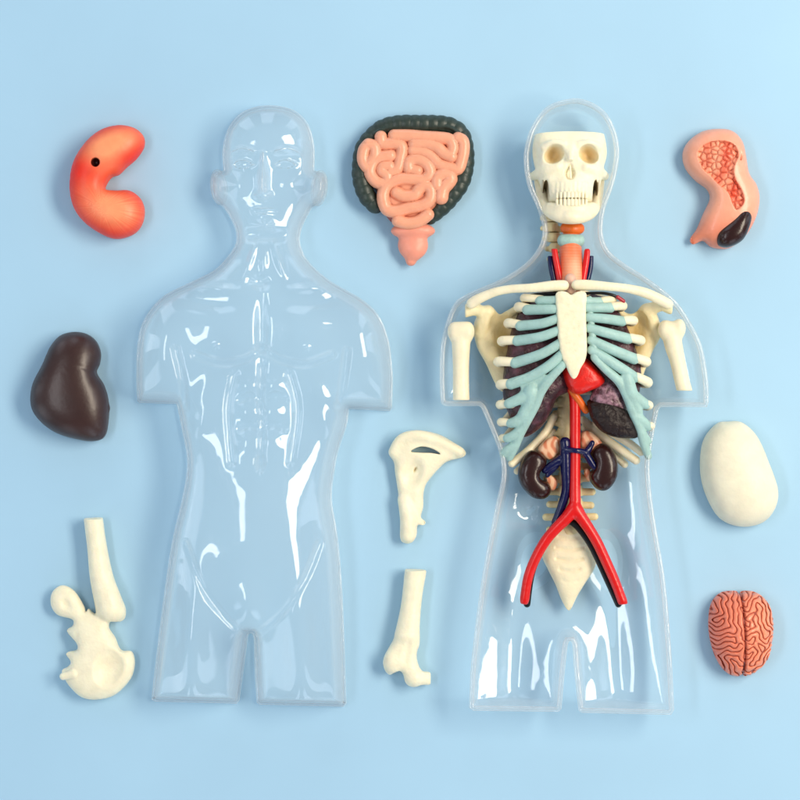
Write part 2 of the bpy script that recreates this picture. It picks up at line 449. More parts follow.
def seg(*runs):
    """outline made of smooth runs with sharp corners between them"""
    out = []
    for r in runs:
        out += [tuple(q) for q in (spline(r, 5, False) if len(r) > 2 else np.array(r, float))]
    res = [out[0]]
    for q in out[1:]:
        if math.dist(q, res[-1]) > .6: res.append(q)
    if math.dist(res[0], res[-1]) < .6: res.pop()
    # even spacing on long straight runs
    fin = []
    for i in range(len(res)):
        a = np.array(res[i]); b = np.array(res[(i + 1) % len(res)]); k = max(1, int(np.linalg.norm(b - a) // 6))
        for j in range(k): fin.append(tuple(a + (b - a) * j / k))
    return fin

left_out = seg(
    [(177, 404), (140, 403)], [(138, 401), (137, 385), (137, 370), (138, 345), (144, 321), (162, 298), (190, 283), (214, 271), (228, 257), (236, 244), (236, 231), (230, 217), (224, 208)],
    [(223, 207), (214, 199), (211.5, 186), (214, 174), (224, 171)],
    [(224, 171), (223, 150), (229, 128), (244, 112), (267, 106), (292, 110), (308, 124), (314.5, 146), (314.5, 171)],
    [(314.5, 171), (325, 175), (327, 186), (323, 200), (312, 208)],
    [(312, 208), (306, 219), (301, 232), (301, 246), (309, 262), (330, 281), (361, 299), (379, 316), (389, 341), (392.5, 368), (393, 385), (392, 408)],
    [(390, 411), (349, 409)], [(349, 411), (347, 425), (340, 446), (336, 463), (332, 497), (337, 530), (341, 568), (344, 625), (346, 690), (346.5, 703)],
    [(344, 706), (260, 704)], [(257, 702), (255, 668), (254, 637)], [(252.5, 633), (249.5, 633)], [(248, 637), (244, 668), (239.5, 700)],
    [(237, 703), (156, 701)], [(152, 699), (154, 680), (163, 606), (172, 544), (182, 501), (187, 473), (187, 454), (182, 428), (178, 408)])
fl = [  # face
    (266, 186, 5, 14, 0, 9), (266, 199, 8, 5, 0, 5), (246, 168, 11, 7, 0, -6), (287, 168, 11, 7, 0, -6), (246, 168, 6, 4, 0, 4), (287, 168, 6, 4, 0, 4),
    (245, 156, 13, 3, 0, 3), (288, 156, 13, 3, 0, 3), (267, 213, 9, 2.2, 0, 4), (267, 218, 7, 2.2, 0, 4), (267, 229, 9, 6, 0, 6), (266, 238, 26, 5, 0, -6),
    (267, 140, 32, 24, 0, 5), (242, 190, 10, 9, 0, 4), (292, 190, 10, 9, 0, 4),
    # ears
    (218, 188, 4, 10, 0, -5), (321, 188, 4, 10, 0, -5),
    # neck and collar bones
    (267, 262, 4, 14, 0, 3), (254, 262, 4, 20, .35, 4), (281, 262, 4, 20, -.35, 4), (262, 284, 8, 6, 0, -7),
    (215, 290, 34, 5, .12, 5), (316, 290, 34, 5, -.12, 5), (214, 304, 30, 7, .1, -4), (316, 304, 30, 7, -.1, -4),
    # chest
    (222, 330, 34, 25, -.2, 9), (308, 330, 34, 25, .2, 9), (265, 335, 5, 34, 0, -6), (168, 345, 18, 36, 0, 7), (364, 345, 18, 36, 0, 7),
    (222, 347, 3, 3, 0, 2.5), (310, 349, 3, 3, 0, 2.5),
    # belly
    (252, 386, 11, 8, 0, 5), (278, 386, 11, 8, 0, 5), (252, 411, 11, 9, 0, 5), (277, 411, 11, 9, 0, 5), (252, 440, 11, 11, 0, 5), (276, 440, 11, 11, 0, 5),
    (264, 460, 4, 5, 0, -6), (262, 522, 52, 70, 0, 20),
    (210, 390, 9, 16, .5, 3), (320, 390, 9, 16, -.5, 3), (206, 420, 8, 15, .4, 3), (326, 420, 8, 15, -.4, 3),
    # thighs
    (197, 640, 17, 85, .05, 14), (302, 640, 17, 85, -.05, 14), (252, 600, 14, 18, 0, 6)]
cr = [([(235, 169), (241, 165.5), (248, 165), (256, 169)], 1.5, 3), ([(236, 170), (246, 173), (256, 170)], 1.4, 2.5), ([(277, 169), (285, 165), (292, 165.5), (298, 169)], 1.5, 3), ([(277, 170), (287, 173), (297, 170)], 1.4, 2.5),
      ([(232, 158), (244, 153), (257, 157)], 1.8, 3), ([(277, 157), (290, 153), (302, 158)], 1.8, 3), ([(259, 199), (266, 203), (274, 199)], 1.5, 3), ([(256, 215.5), (267, 214.5), (278, 215.5)], 1.2, -3), ([(266, 158), (265, 195)], 2.5, 4),
      ([(190, 540), (210, 585), (236, 620), (250, 630)], 2.6, -3.4), ([(322, 540), (305, 580), (275, 618), (256, 630)], 2.6, -3.4),
      ([(200, 356), (225, 364), (250, 360), (264, 350)], 3, -5), ([(266, 350), (284, 361), (308, 365), (334, 356)], 3, -5),
      ([(265, 368), (264, 400), (266, 430), (264, 468)], 2.5, -3.5), ([(243, 400), (254, 396), (262, 399)], 2.2, -3), ([(270, 398), (280, 395), (289, 399)], 2.2, -2.6), ([(243, 428), (253, 424), (261, 427)], 2.2, -3), ([(270, 425), (279, 424), (288, 429)], 2.2, -2.6),
      ([(238, 375), (232, 410), (236, 460)], 3.5, -4), ([(292, 375), (300, 410), (294, 460)], 3.5, -4),
      ([(181, 350), (187, 380), (188, 408)], 3, -5), ([(348, 352), (344, 385), (340, 408)], 3, -5)]
shell('torso_shell', 'clear plastic front half of a torso with a face, ears and stomach muscles, empty', left_out, 58, True, fl, cr, (.3, 5.5), 10, .3, (265, 410), [(219.5, 188, -.12, -1), (319.5, 189, .12, 1)])

right_out = seg(
    [(478, 406), (446, 406)], [(443, 405), (440, 400), (439, 372), (441, 341), (451, 309), (466, 296), (500, 281), (524, 265), (537, 248), (540, 231), (535, 212), (526, 191), (522, 170), (523, 150), (531, 128), (546, 111), (570, 104),
     (588, 108), (602, 118), (611, 134), (615, 152), (614, 170), (609, 191), (601, 214), (599, 236), (605, 253), (620, 266), (642, 280), (668, 300), (683, 320), (696, 346), (702, 378), (703, 402)],
    [(701, 407), (656, 407)], [(654, 409), (648, 440), (645, 470), (650, 516), (660, 576), (666, 645), (669, 704)],
    [(666, 709), (578.5, 707)], [(575.5, 705), (571.5, 668), (569.5, 640)], [(568, 636.5), (566, 636.5)], [(564.5, 640), (561.5, 668), (558.5, 703)],
    [(555.5, 706), (472, 705)], [(468, 702), (470, 660), (478, 592), (486, 544), (494, 504), (500, 474), (497, 450), (487, 424), (480, 408)])
fr_ = [(570, 500, 5, 90, 0, -4), (540, 330, 26, 40, 0, 5), (600, 330, 26, 40, 0, 5), (535, 560, 22, 30, 0, 7), (605, 560, 22, 30, 0, 7), (514, 670, 15, 95, .05, 7), (614, 670, 15, 95, -.05, 7),
       (528, 512, 6, 5, .6, 4), (538, 516, 4, 6, 0, -4), (534, 508, 3, 4, 0, 4)]
shell('torso_shell', 'clear plastic back half of a torso lying open, filled with bones and organs', right_out, 42, False, fr_, [], (38, 43.8), 7, .3, (570, 410))

# ------------------------------------------------------------------ loose organs
def organ(name, outline, Ht, zc, mat_, parent=None, h=0.8, p=.5, n=6, usat=None, Hb=None, mod=None, paint=None, smooth=2, **kw):
    P = spline(outline, n)
    x0, x1, y0, y1 = pad(P, 4)
    Hb_ = zc if Hb is None else Hb
    g = Grid(x0, x1, y0, y1, zc - Hb_ - 3, zc + Ht + 5, h)
    F = pill(g, P, Ht, zc, Hb_, p, usat=usat)
    if mod: F = mod(g, F)
    V, Q = nets(F, g, smooth)
    return emit(name, V, Q, mat_, parent, paint=paint, **kw)

# stomach
st = [(116.5, 124.9), (132.2, 127), (142, 135), (143.2, 146), (135.7, 158), (126, 166.5), (118.2, 174), (111.2, 176.5), (106.5, 182.5), (105, 188.5), (114.7, 189.6), (128.7, 189.9), (139.2, 197.5), (143.6, 209.7), (141, 223.7), (132.2, 233.5), (116.5, 238), (102.5, 234.2), (85, 222.8), (73.6, 208), (69.2, 188.7), (71.9, 164.2), (83.2, 144.1), (99, 130.1)]
def st_paint(V):
    x, y, z = V.T
    def lobe(cx, cy, rx, ry, rot):
        c, s = math.cos(rot), math.sin(rot); X = (x - cx) * c + (y - cy) * s; Y = -(x - cx) * s + (y - cy) * c
        return np.exp(-((X / rx) ** 2 + (Y / ry) ** 2) ** 1.3)
    ang = np.arctan2(y - 208, x - 104); fib = .5 + .5 * np.sin(ang * 70 + 3 * np.sin(ang * 13))
    a = lobe(113, 145, 28, 13, -.35) + lobe(119, 211, 23, 18, .2) + .45 * lobe(95, 200, 20, 20, 0) + .4 * lobe(108, 165, 16, 14, 0)
    a = np.clip(a - .3 * fib * np.clip(a, 0, .8) * sm((y - 178) / 20), 0, 1)
    c = mixc(lin('ec1d05')[None], lin('fa9c6c')[None], a * 1.1)
    hole = sm((5.0 - np.hypot(x - 97.5, y - 164)) / 1.2)
    return mixc(c, lin('3c0f0c')[None], hole)
def st_mod(g, F):
    F = smax(F, -ell(g, (97.5, 164, 35), (4.4, 4.6, 9)), 1.0)
    return F
o = organ('stomach', st, 27, 8, PAINTED_G, h=.7, usat=.8, mod=st_mod, paint=st_paint)
tag(o, 'shiny red orange stomach piece curled like a C with a small dark hole', 'organ model')

# liver
lv = [(71.9, 332), (84.9, 333.8), (94.6, 341), (99.4, 352.5), (98.5, 364), (95.6, 372.8), (102.7, 385), (107.2, 401), (107.2, 420), (103.5, 436), (93, 441), (76.7, 439.4), (55.6, 433), (39.4, 421.5), (30, 406), (31.2, 385), (41, 365), (49, 347), (58.9, 335.8)]
def lv_mod(g, F):
    c = tube(g, [(99, 372, 26, 3.2), (90, 368.5, 33, 2.6), (80, 366, 36.5, 1.6), (68, 364, 38.5, .6)])
    F = smax(F, -c, 2.5)
    return smin(F, ell(g, (104, 408, 10), (4.5, 5, 5)), 2)
o = organ('liver', lv, 29, 8, LIVER, h=.8, usat=.9, mod=lv_mod)
tag(o, 'large dark brown liver piece with a smooth matt sheen and a notch', 'organ model')

# skull cap
eg = [(718, 424.5), (730, 422), (744, 423), (759, 437), (771, 464), (779.5, 490), (776.5, 509), (764, 523), (742.5, 527), (721.5, 518.5), (707.5, 495), (702, 469.5), (705, 441.5)]
o = organ('skull_dome', eg, 34, 5, EGG, h=.9, usat=1.5, smooth=3)
tag(o, 'smooth cream egg shaped skull cap lying dome up', 'skull cap')

# brain
def labyrinth(n, wl, seed, steps=260):
    r = np.random.RandomState(seed); u = r.randn(n, n) * .1
    k = np.fft.fftfreq(n) * 2 * np.pi; K2 = (k[:, None] ** 2 + k[None] ** 2) / (2 * np.pi / wl) ** 2
    Lk = .9 - (1 - K2) ** 2 * 1.6; dt = .25
    for _ in range(steps):
        Nn = np.fft.fft2(-u ** 3 + .0 * u * u)
        u = np.real(np.fft.ifft2((np.fft.fft2(u) + dt * Nn) / (1 - dt * Lk)))
    return u / np.abs(u).max()
LB = labyrinth(256, 18, 12, 45)          # 0.5 units per sample
def lab(x, y, sc=2.0):
    return LB[(np.round(x * sc).astype(int)) % 256, (np.round(y * sc).astype(int)) % 256]
def labs(x, y, sc=2.0):
    fx, fy = x * sc, y * sc; i, j = np.floor(fx).astype(int), np.floor(fy).astype(int); fx, fy = fx - i, fy - j
    g = lambda a, b: LB[a % 256, b % 256]
    return g(i, j) * (1 - fx) * (1 - fy) + g(i + 1, j) * fx * (1 - fy) + g(i, j + 1) * (1 - fx) * fy + g(i + 1, j + 1) * fx * fy
br = [(722, 594.5), (732, 592.3), (742, 592.6), (752, 592.3), (762, 596), (771, 606), (775, 622), (774.5, 640), (770.5, 658), (763, 669), (752, 676), (742.5, 677.5), (732, 676), (723, 668), (716, 655), (711.5, 638), (710.5, 620), (713.5, 604)]
def sulci(x, y):
    s = np.where(x < midx(y), 1, -1)
    X = np.abs(x - midx(y)) + 3 + (s < 0) * 57; Y = y + (s < 0) * 44
    X, Y = X + 1.5 * np.sin(Y * .36 + 1) + .35 * np.sin(Y * .8 + X * .3), Y + 1.5 * np.sin(X * .38) + .35 * np.sin(X * .8 - Y * .4)
    u = labs(X, Y); br_ = sm((labs(x * .37 + 20, y * .33 + 9) + 1.15) / .5)
    return np.exp(-(u / .3) ** 2) * br_
def midx(y): return 741 + (y - 592) * .035
def br_mod(g, F):
    q = sulci(np.broadcast_to(g.X2, g.shape[:2]).astype(float), g.Y2.astype(float))
    F = F + (2.2 * q[:, :, None] * (g.Z > 6)).astype(f32)
    m = np.abs(g.X2 - midx(g.Y2))[:, :, None]
    return F + (3.2 * np.exp(-(m / 1.5) ** 2)).astype(f32)
def br_paint(V):
    x, y, z = V.T
    q = sulci(x, y); m = np.exp(-(np.abs(x - midx(y)) / 1.1) ** 2)
    c = mixc(lin('ee7e62')[None], lin('f2946f')[None], (x - 715) / 50)
    return mixc(c, lin('8c2a1c')[None], np.maximum(sm((q - .5) / .42) * .85, m) * (z > 5))
o = organ('brain', br, 35, 6, PAINTED, h=.5, mod=br_mod, paint=br_paint, smooth=1)
tag(o, 'small coral pink brain piece with dark red winding grooves', 'organ model')

# ---- intestines (zoom coordinates -> layout)
def zi(p): return (345 + p[0] / 4.707, 105 + p[1] / 4.707)
it = thing('intestines', 'pink coiled intestines framed by a dark green ribbed colon with a pink bulb below', 'organ model', (415, 190, 0))
colon_path = [(152, 482), (105, 430), (78, 350), (78, 270), (90, 205), (130, 150), (185, 108), (260, 92), (340, 92), (420, 92), (490, 100), (545, 140), (565, 220), (562, 300), (542, 370), (500, 430), (450, 485), (400, 528)]
cp = [(*zi(p), 11 + 2 * math.sin(i), 8.2) for i, p in enumerate(colon_path)]
pp = spline(cp, 12, False); L = np.concatenate([[0], np.cumsum(np.linalg.norm(np.diff(pp[:, :2], axis=0), axis=1))])
hs = np.arange(0, L[-1], 1.0); pq = np.stack([np.interp(hs, L, pp[:, i]) for i in range(4)], 1)
ph = (hs % 8.6) / 8.6
pq[:, 3] = 6.1 + 3.1 * np.abs(np.sin(np.pi * ph)) ** .6 - 1.5 * sm((hs - hs[-1] + 25) / 30) - 1.0 * sm((22 - hs) / 25)
g = Grid(350, 482, 110, 230, 0, 26, .6)
F = tube(g, pq, sub=False)
tn = tube(g, [(*zi(p), 18.4, 1.6) for p in [(140, 140), (190, 115), (260, 104), (340, 104), (420, 104), (490, 110), (530, 135)]])
F = smin(F, tn, 1.2); F = smax(F, -g.Z + 1, .5)
V, Q = nets(F, g)
COLON = mat('dark_green_plastic', '2b3832', .4, bump=.3, bscale=300, var=.15, vscale=300, spec=.5)
emit('large_intestine', V, Q, COLON, it, zref=10)
loops = [
    [(112, 188), (92, 215), (88, 260), (104, 292)], [(112, 188), (140, 200), (142, 240), (120, 275)],
    [(170, 152), (180, 185), (235, 182), (268, 200), (262, 250), (248, 300), (215, 318)],
    [(232, 146), (300, 146), (370, 152), (440, 156), (492, 166), (508, 205), (490, 238)],
    [(325, 185), (380, 184), (430, 200), (462, 228), (500, 245)],
    [(320, 215), (370, 222), (410, 248), (440, 280), (490, 296), (530, 302), (546, 262), (556, 210), (552, 172), (530, 158)],
    [(215, 240), (165, 248), (132, 275), (120, 320), (150, 362), (195, 368), (200, 335), (175, 312), (180, 292), (210, 290)],
    [(300, 300), (302, 270), (340, 258), (385, 280), (400, 318), (375, 350), (330, 350), (270, 348), (225, 362), (190, 392), (180, 440), (198, 490), (240, 500), (300, 485), (370, 470), (402, 440), (402, 395), (372, 380), (345, 400), (325, 425), (275, 428), (242, 412)],
    [(300, 300), (340, 310)], [(452, 435), (460, 395), (495, 350), (470, 328), (435, 345), (432, 380)],
    [(250, 545), (300, 556), (350, 545), (390, 515)]]
it_poly = spline([zi(p) for p in [(80, 210), (130, 165), (220, 135), (340, 132), (480, 140), (560, 165), (565, 260), (530, 330), (480, 430), (420, 500), (370, 560), (250, 560), (190, 510), (150, 400), (90, 320)]], 5)
g = Grid(352, 475, 122, 232, 0, 36, .55)
ft = [tube(g, [(*zi(p), 19.8 + .5 * math.sin(i * 2.1), 6.25 if i != 9 else 7.2) for p in q], n=4) for i, q in enumerate(loops)]
F = ft[0]
for q in ft[1:]: F = np.minimum(F, q)
base = pill(g, it_poly, 17, 4, 4, usat=.2)
F = smin(F, base, 1.2); F = smax(F, -g.Z + 1, .5)
V, Q = nets(F, g, 1)
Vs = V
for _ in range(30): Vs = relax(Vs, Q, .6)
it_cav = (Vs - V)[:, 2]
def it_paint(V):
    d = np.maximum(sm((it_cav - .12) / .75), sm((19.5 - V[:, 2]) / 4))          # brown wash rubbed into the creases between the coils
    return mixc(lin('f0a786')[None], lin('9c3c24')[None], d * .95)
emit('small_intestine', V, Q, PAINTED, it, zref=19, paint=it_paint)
g = Grid(385, 441, 218, 272, 0, 30, .55)
F = ell(g, (413, 231, 11), (22, 8.5, 10)); F = smin(F, ell(g, (413, 245, 10), (15, 15, 9), .0), 4)
F = smin(F, tube(g, [(413, 250, 9, 9), (411, 260, 8, 5.4)]), 4); F = smax(F, -g.Z + 1, .5)
F = smin(F, ell(g, (411, 262.5, 9), (4, 3, 4)), 1.5)
V, Q = nets(F, g)
BLADDER = mat('pink_plastic', 'f09c85', .4, sss=.2, bump=.4, bscale=400, var=.06, vscale=120)
emit('bladder', V, Q, BLADDER, it, zref=10)

# ---- pancreas piece
pk = [(722.6, 128.2), (704.4, 130.4), (690, 140.4), (684, 153), (686.8, 167.6), (697, 180), (708, 188.5), (711, 198), (704.4, 213), (698, 228), (691.5, 238), (694.5, 243.5), (704.4, 240), (713.3, 246.4), (729.8, 247.4), (746, 236), (757, 217), (760.6, 198.4), (757.5, 184), (750, 173), (747.5, 158.5), (744, 142), (735, 131.3)]
duo = thing('pancreas', 'salmon pink pancreas piece with bumpy red lobes and a glossy dark brown oval', 'organ model', (722, 190, 0))
zp = lambda p: (670 + p[0] / 5.517, 115 + p[1] / 5.517)
lobz = spline([zp(p) for p in [(143, 225), (165, 180), (220, 152), (295, 148), (355, 175), (372, 230), (345, 300), (352, 360), (392, 430), (398, 490), (360, 530), (335, 505), (310, 440), (262, 395), (215, 345), (170, 300)]], 5)
cells = rng.rand(900, 2) * np.array([60, 90]) + np.array([690, 135])
keep = []
for c in cells:
    if all((c[0] - q[0]) ** 2 + (c[1] - q[1]) ** 2 > 3.9 ** 2 for q in keep): keep.append(c)
keep = np.array(keep)
def worley(x, y):
    sh = x.shape; x = x.ravel(); y = y.ravel(); d1 = np.full(len(x), 1e9); d2 = np.full(len(x), 1e9)
    for c in keep:
        d = np.hypot(x - c[0], y - c[1]); d2 = np.where(d < d1, d1, np.minimum(d2, d)); d1 = np.minimum(d1, d)
    return (d2 - d1).reshape(sh), d1.reshape(sh)
def pk_mod(g, F):
    s = sdpoly(lobz, g.X2, g.Y2); w, d1 = worley(g.X2.astype(float), g.Y2.astype(float))
    m = sm(-s / 2.5)
    off = (m * (5.6 - 2.3 * sm(w / 2.4)))[:, :, None] * (g.Z > 8)
    F = F + off.astype(f32)
    gr = tube(g, [(*zp((372, 160)), 26, 1.5), (*zp((385, 230)), 24, 1.6), (*zp((345, 310)), 24, 1.5), (*zp((350, 370)), 22, 1)])
    return smax(F, -gr, 2)
def pk_paint(V):
    x, y, z = V.T; s = sdpoly(lobz, x, y); w, d1 = worley(x, y)
    m = sm((-s + .5) / 1.5) * (z > 10)
    c = mixc(lin('f4a88a')[None], lin('ea8a6c')[None], sm((y - 205) / 30) * .9)
    c2 = mixc(lin('f4a684')[None], lin('e2593c')[None], np.clip((x - 700) / 50 + .55 * labs(x * .5, y * .5), 0, 1))
    c2 = mixc(c2, lin('a8361e')[None], sm((1.0 - w) / .9) * .75)
    return mixc(c, c2, m)
organ('body', pk, 25, 5, PAINTED, duo, h=.55, usat=.7, mod=pk_mod, paint=pk_paint, smooth=1, zref=16)
sp = [zp(p) for p in [(385, 517), (430, 520), (447, 545), (445, 595), (405, 685), (330, 728), (275, 722), (256, 690), (262, 645), (300, 608), (350, 565)]]
organ('spleen', sp, 16, 17, KID, duo, h=.55, Hb=12, usat=1, zref=19)

# ------------------------------------------------------------------ loose bones
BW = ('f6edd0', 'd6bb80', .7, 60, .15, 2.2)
def bone(name, label, outline, Ht, zc, extra=None, h=.7, usat=.6, n=4, p=.5):
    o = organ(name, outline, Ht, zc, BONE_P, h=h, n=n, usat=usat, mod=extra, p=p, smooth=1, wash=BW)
    return tag(o, label, 'bone')
hipA = [(95, 612.7), (91.4, 590), (89, 560), (86, 540), (83.7, 521.5), (86, 519.6), (99.5, 518.6), (102, 520.5), (104, 535), (107.5, 555), (112, 575), (118, 593), (124.4, 607.6), (124.2, 618), (119.5, 622), (113.5, 621), (109, 623), (108.5, 629), (114.5, 638), (118, 647), (122, 651), (131, 652), (134, 664), (129.6, 679.4), (114.5, 695), (96.5, 700), (81, 697.6), (70, 688), (64.5, 680), (61, 671), (67, 667), (70, 662), (65.5, 655), (68, 652), (76, 650), (76, 644), (66.2, 631.5), (72, 626), (71.5, 620), (57, 615.5), (50.4, 606), (50.6, 595), (56, 588), (64, 586), (74, 592), (83, 606), (85, 612), (88, 609), (91, 612)]
def hipA_mod(g, F):
    sh = tube(g, [(93, 520, 13, 9), (96, 545, 13, 9), (100, 575, 13, 10.5), (107, 597, 14, 13), (110, 608, 14, 13)])
    sh = smax(sh, -(g.Y - 519.5), .8) if False else np.maximum(sh, 519.5 - g.Y)
    F = smin(F, sh, 3)
    F = smin(F, ell(g, (116, 612, 14), (8, 9, 9)), 4)
    F = smax(F, -ell(g, (66, 604, 27), (9, 12, 13), -.5), 2)
    F = smax(F, -ell(g, (111, 666, 31), (18.5, 26, 18), .35), 2.5)
    F = smax(F, -ell(g, (75, 636, 26), (5, 9, 9)), 3)
    F = smin(F, tube(g, [(64, 675.5, 17, 3.8), (74, 673, 18, 4.8)]), 1)
    return smax(F, 1 - g.Z, .5)
bone('hip_bone', 'cream hip bone with a thigh bone stub pointing up', hipA, 15, 7, hipA_mod)
hipB = [(390, 455), (391, 447), (396, 439), (406.7, 432), (422.4, 430.8), (440, 435), (455, 443.5), (464.5, 450.5), (465.5, 455), (461, 458), (447, 462), (438, 470), (431, 478), (426, 485), (423.5, 495), (423.4, 507), (421, 517), (425.5, 521.5), (424, 525), (417.5, 525.5), (416.5, 535), (411, 542.4), (404, 542.5), (400.8, 538), (400.6, 518), (398.8, 497), (395.3, 474), (394, 463)]
def hipB_mod(g, F):
    hole = spline([(411, 451.5), (420, 447), (431, 448.5), (440, 454), (431, 452.8), (420, 452.5)], 4)
    s = sdpoly(hole, g.X2, g.Y2)[:, :, None]
    F = smax(F, -(s - 0.2), 1.5)
    F = smax(F, -ell(g, (412, 474, 22), (12, 17, 11), .3), 4)
    F = smax(F, -ell(g, (415, 470, 14), (1.5, 4, 6), .5), 1)
    F = smin(F, tube(g, [(394, 452, 12, 5), (402, 439, 14, 5), (420, 436, 15, 5.5), (440, 442, 14, 4.5), (459, 452, 12, 4.5)]), 4)
    F = smin(F, tube(g, [(404, 500, 12, 6), (408, 520, 12, 7), (408, 535, 11, 7)]), 4)
    return smax(F, 1 - g.Z, .5)
bone('shoulder_blade', 'cream flat shoulder blade with a curved slot near its wide top', hipB, 11, 7, hipB_mod)
fem = [(405.5, 572), (408, 570), (424, 571), (426, 574), (422.6, 590), (420, 605), (418.2, 620), (419.9, 642), (417, 652.8), (417.6, 662), (422, 671), (430.2, 673), (430.6, 684), (421, 685), (413, 686.6), (406.5, 683.5), (404, 676), (399.8, 671), (394.5, 672), (390.5, 675), (386, 672), (383.8, 663), (386.6, 652), (394.5, 637), (400.6, 612.5), (403, 591.5)]
def fem_mod(g, F):
    sh = np.maximum(tube(g, [(415.5, 566, 13, 10), (412, 600, 13, 9.5), (407, 635, 13, 12)]), 570.8 - g.Y)
    F = smin(F, sh, 3)
    F = smin(F, ell(g, (393, 661, 14), (9, 11, 9), .2), 4)
    F = smin(F, ell(g, (414, 677, 14), (9, 8.5, 9)), 4)
    F = smax(F, -ell(g, (407, 652, 27), (5, 14, 7), .25), 3)
    F = np.maximum(F, np.where(g.Y > 660, g.X - 430.6, -50))
    return smax(F, 1 - g.Z, .5)
bone('thigh_bone', 'single cream thigh bone with a flared knobbly lower end', fem, 14, 8, fem_mod)

# ------------------------------------------------------------------ skull
sk = thing('skull', 'cream skull with its top sawn off, lying in the head of the open clear torso', 'skull', (570, 180, 0))
cran = spline([(541, 122), (555, 105), (572, 100), (588, 105), (600, 122), (605.5, 140), (607, 154), (604, 166), (602, 176), (600, 186), (597, 196), (590, 203), (571, 206), (552, 203), (545, 196), (542, 186), (539, 176), (536.5, 166), (534, 153), (535, 140)], 4)
g = Grid(522, 618, 126, 232, 3, 74, .55)
F = pill(g, cran, 27, 32, 25, p=.42, usat=.5)
F = np.maximum(F, 0)*1 + np.minimum(F, 0)
F = np.maximum(F, 133 + .0022 * (g.X - 570) ** 2 * .5 - g.Y)
F = smin(F, ell(g, (570.5, 186, 42), (21, 19, 21)), 4)          # upper jaw
F = smin(F, ell(g, (570, 150, 40), (30, 14, 23)), 5)              # brow
F = smin(F, tube(g, [(570, 148, 59, 4), (569.5, 158, 62, 3.4), (569.3, 165, 64.5, 2.6)]), 4)
for s in (-1, 1):
    X = lambda q: 570.5 + s * q
    F = smin(F, tube(g, [(X(8), 146.5, 61, 2.6), (X(18), 144.5, 61, 2.6), (X(28), 149, 55, 2.6)]), 4)
    F = smin(F, tube(g, [(X(14), 168, 57, 4), (X(23), 170.5, 52, 5), (X(30), 172.5, 42, 4.6), (X(35), 174, 26, 4.4)]), 3)
    F = smax(F, -ell(g, (X(18), 157.2, 60), (9.2, 7.6, 19), s * .3), 2.2); F = smax(F, -ell(g, (X(15.5), 154.6, 60), (8.4, 7.6, 18), s * -.1), 2.2)
    F = smax(F, -ell(g, (X(24.2), 193, 56), (2.9, 13, 30)), 1.5)
    F = smax(F, -ell(g, (X(36.5), 156, 52), (6, 13, 14)), 4)
F = smax(F, -ell(g, (568.8, 174.5, 66), (6.4, 7.2, 13)), 1.8); F = smax(F, -ell(g, (569, 168.5, 66), (4.2, 6.5, 10)), 1.5)
F = smin(F, tube(g, [(569.3, 168, 58, 1), (569.5, 179, 60, 1.1)]), 1.2)

F = smax(F, -ell(g, (570, 128, 30), (27, 22, 20)), 2)
for x in np.arange(553, 590, 4.0):
    F = smin(F, tube(g, [(x, 184, 62 - ((x - 571) / 18) ** 2 * 7, .9), (x, 192, 61.8 - ((x - 571) / 18) ** 2 * 9, 1.2)]), 1.5)
V, Q = nets(F, g)
def sk_paint(V):
    x, y, z = V.T
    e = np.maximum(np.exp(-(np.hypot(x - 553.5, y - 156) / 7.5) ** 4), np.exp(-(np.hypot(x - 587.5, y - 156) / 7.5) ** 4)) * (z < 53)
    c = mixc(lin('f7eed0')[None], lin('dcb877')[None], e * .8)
    sl = np.maximum(np.exp(-((x - 546) / 3.6) ** 4), np.exp(-((x - 595) / 3.6) ** 4)) * (y > 180) * (z < 50)  # slot floors painted brown for the shade deep inside them
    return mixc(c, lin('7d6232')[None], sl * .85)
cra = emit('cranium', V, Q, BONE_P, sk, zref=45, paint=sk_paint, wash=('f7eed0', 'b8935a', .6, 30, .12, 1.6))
g = Grid(526, 614, 166, 232, 3, 74, .55)
F = tube(g, [(540, 178, 22, 3.5), (542.5, 192, 28, 4.2), (546, 204, 36, 5), (552, 212.5, 46, 5.6), (561, 217, 54, 5.8), (571, 218.3, 57, 5.8), (581, 217, 54, 5.8), (590, 212.5, 46, 5.6), (596, 204, 36, 5), (599.5, 192, 28, 4.2), (602, 178, 22, 3.5)], k=1.5)
F = smin(F, tube(g, [(551, 206, 46, 4), (560, 208.5, 54, 4.5), (571, 209.5, 57, 4.5), (582, 208.5, 54, 4.5), (591, 206, 46, 4)]), 4)
F = smin(F, ell(g, (571, 217, 60), (8, 5, 5)), 3)
for s in (-1, 1): F = smin(F, tube(g, [(571 + s * 31, 180, 22, 3.2), (571 + s * 27, 194, 30, 4.5)]), 2)
V, Q = nets(F, g); jaw = emit('jaw', V, Q, BONE, sk, zref=45)
for nm, y0_, y1_, zo in (('upper_teeth', 193.5, 198, 0), ('lower_teeth', 201, 206, -.8)):
    g = Grid(546, 596, 186, 212, 38, 70, .45); F = g.full()
    for i in range(9):
        x = 557 + i * 3.5; z = 61.0 - ((x - 571) / 18) ** 2 * 9 + zo
        F = np.minimum(F, np.maximum(tube(g, [(x, y0_, z, 1.72), (x, y1_, z, 1.72)]), -1.9 + np.abs(g.Y - (y0_ + y1_) / 2) - 1.9))
    V, Q = nets(F, g); emit(nm, V, Q, BONE, cra if nm == 'upper_teeth' else jaw, zref=46)

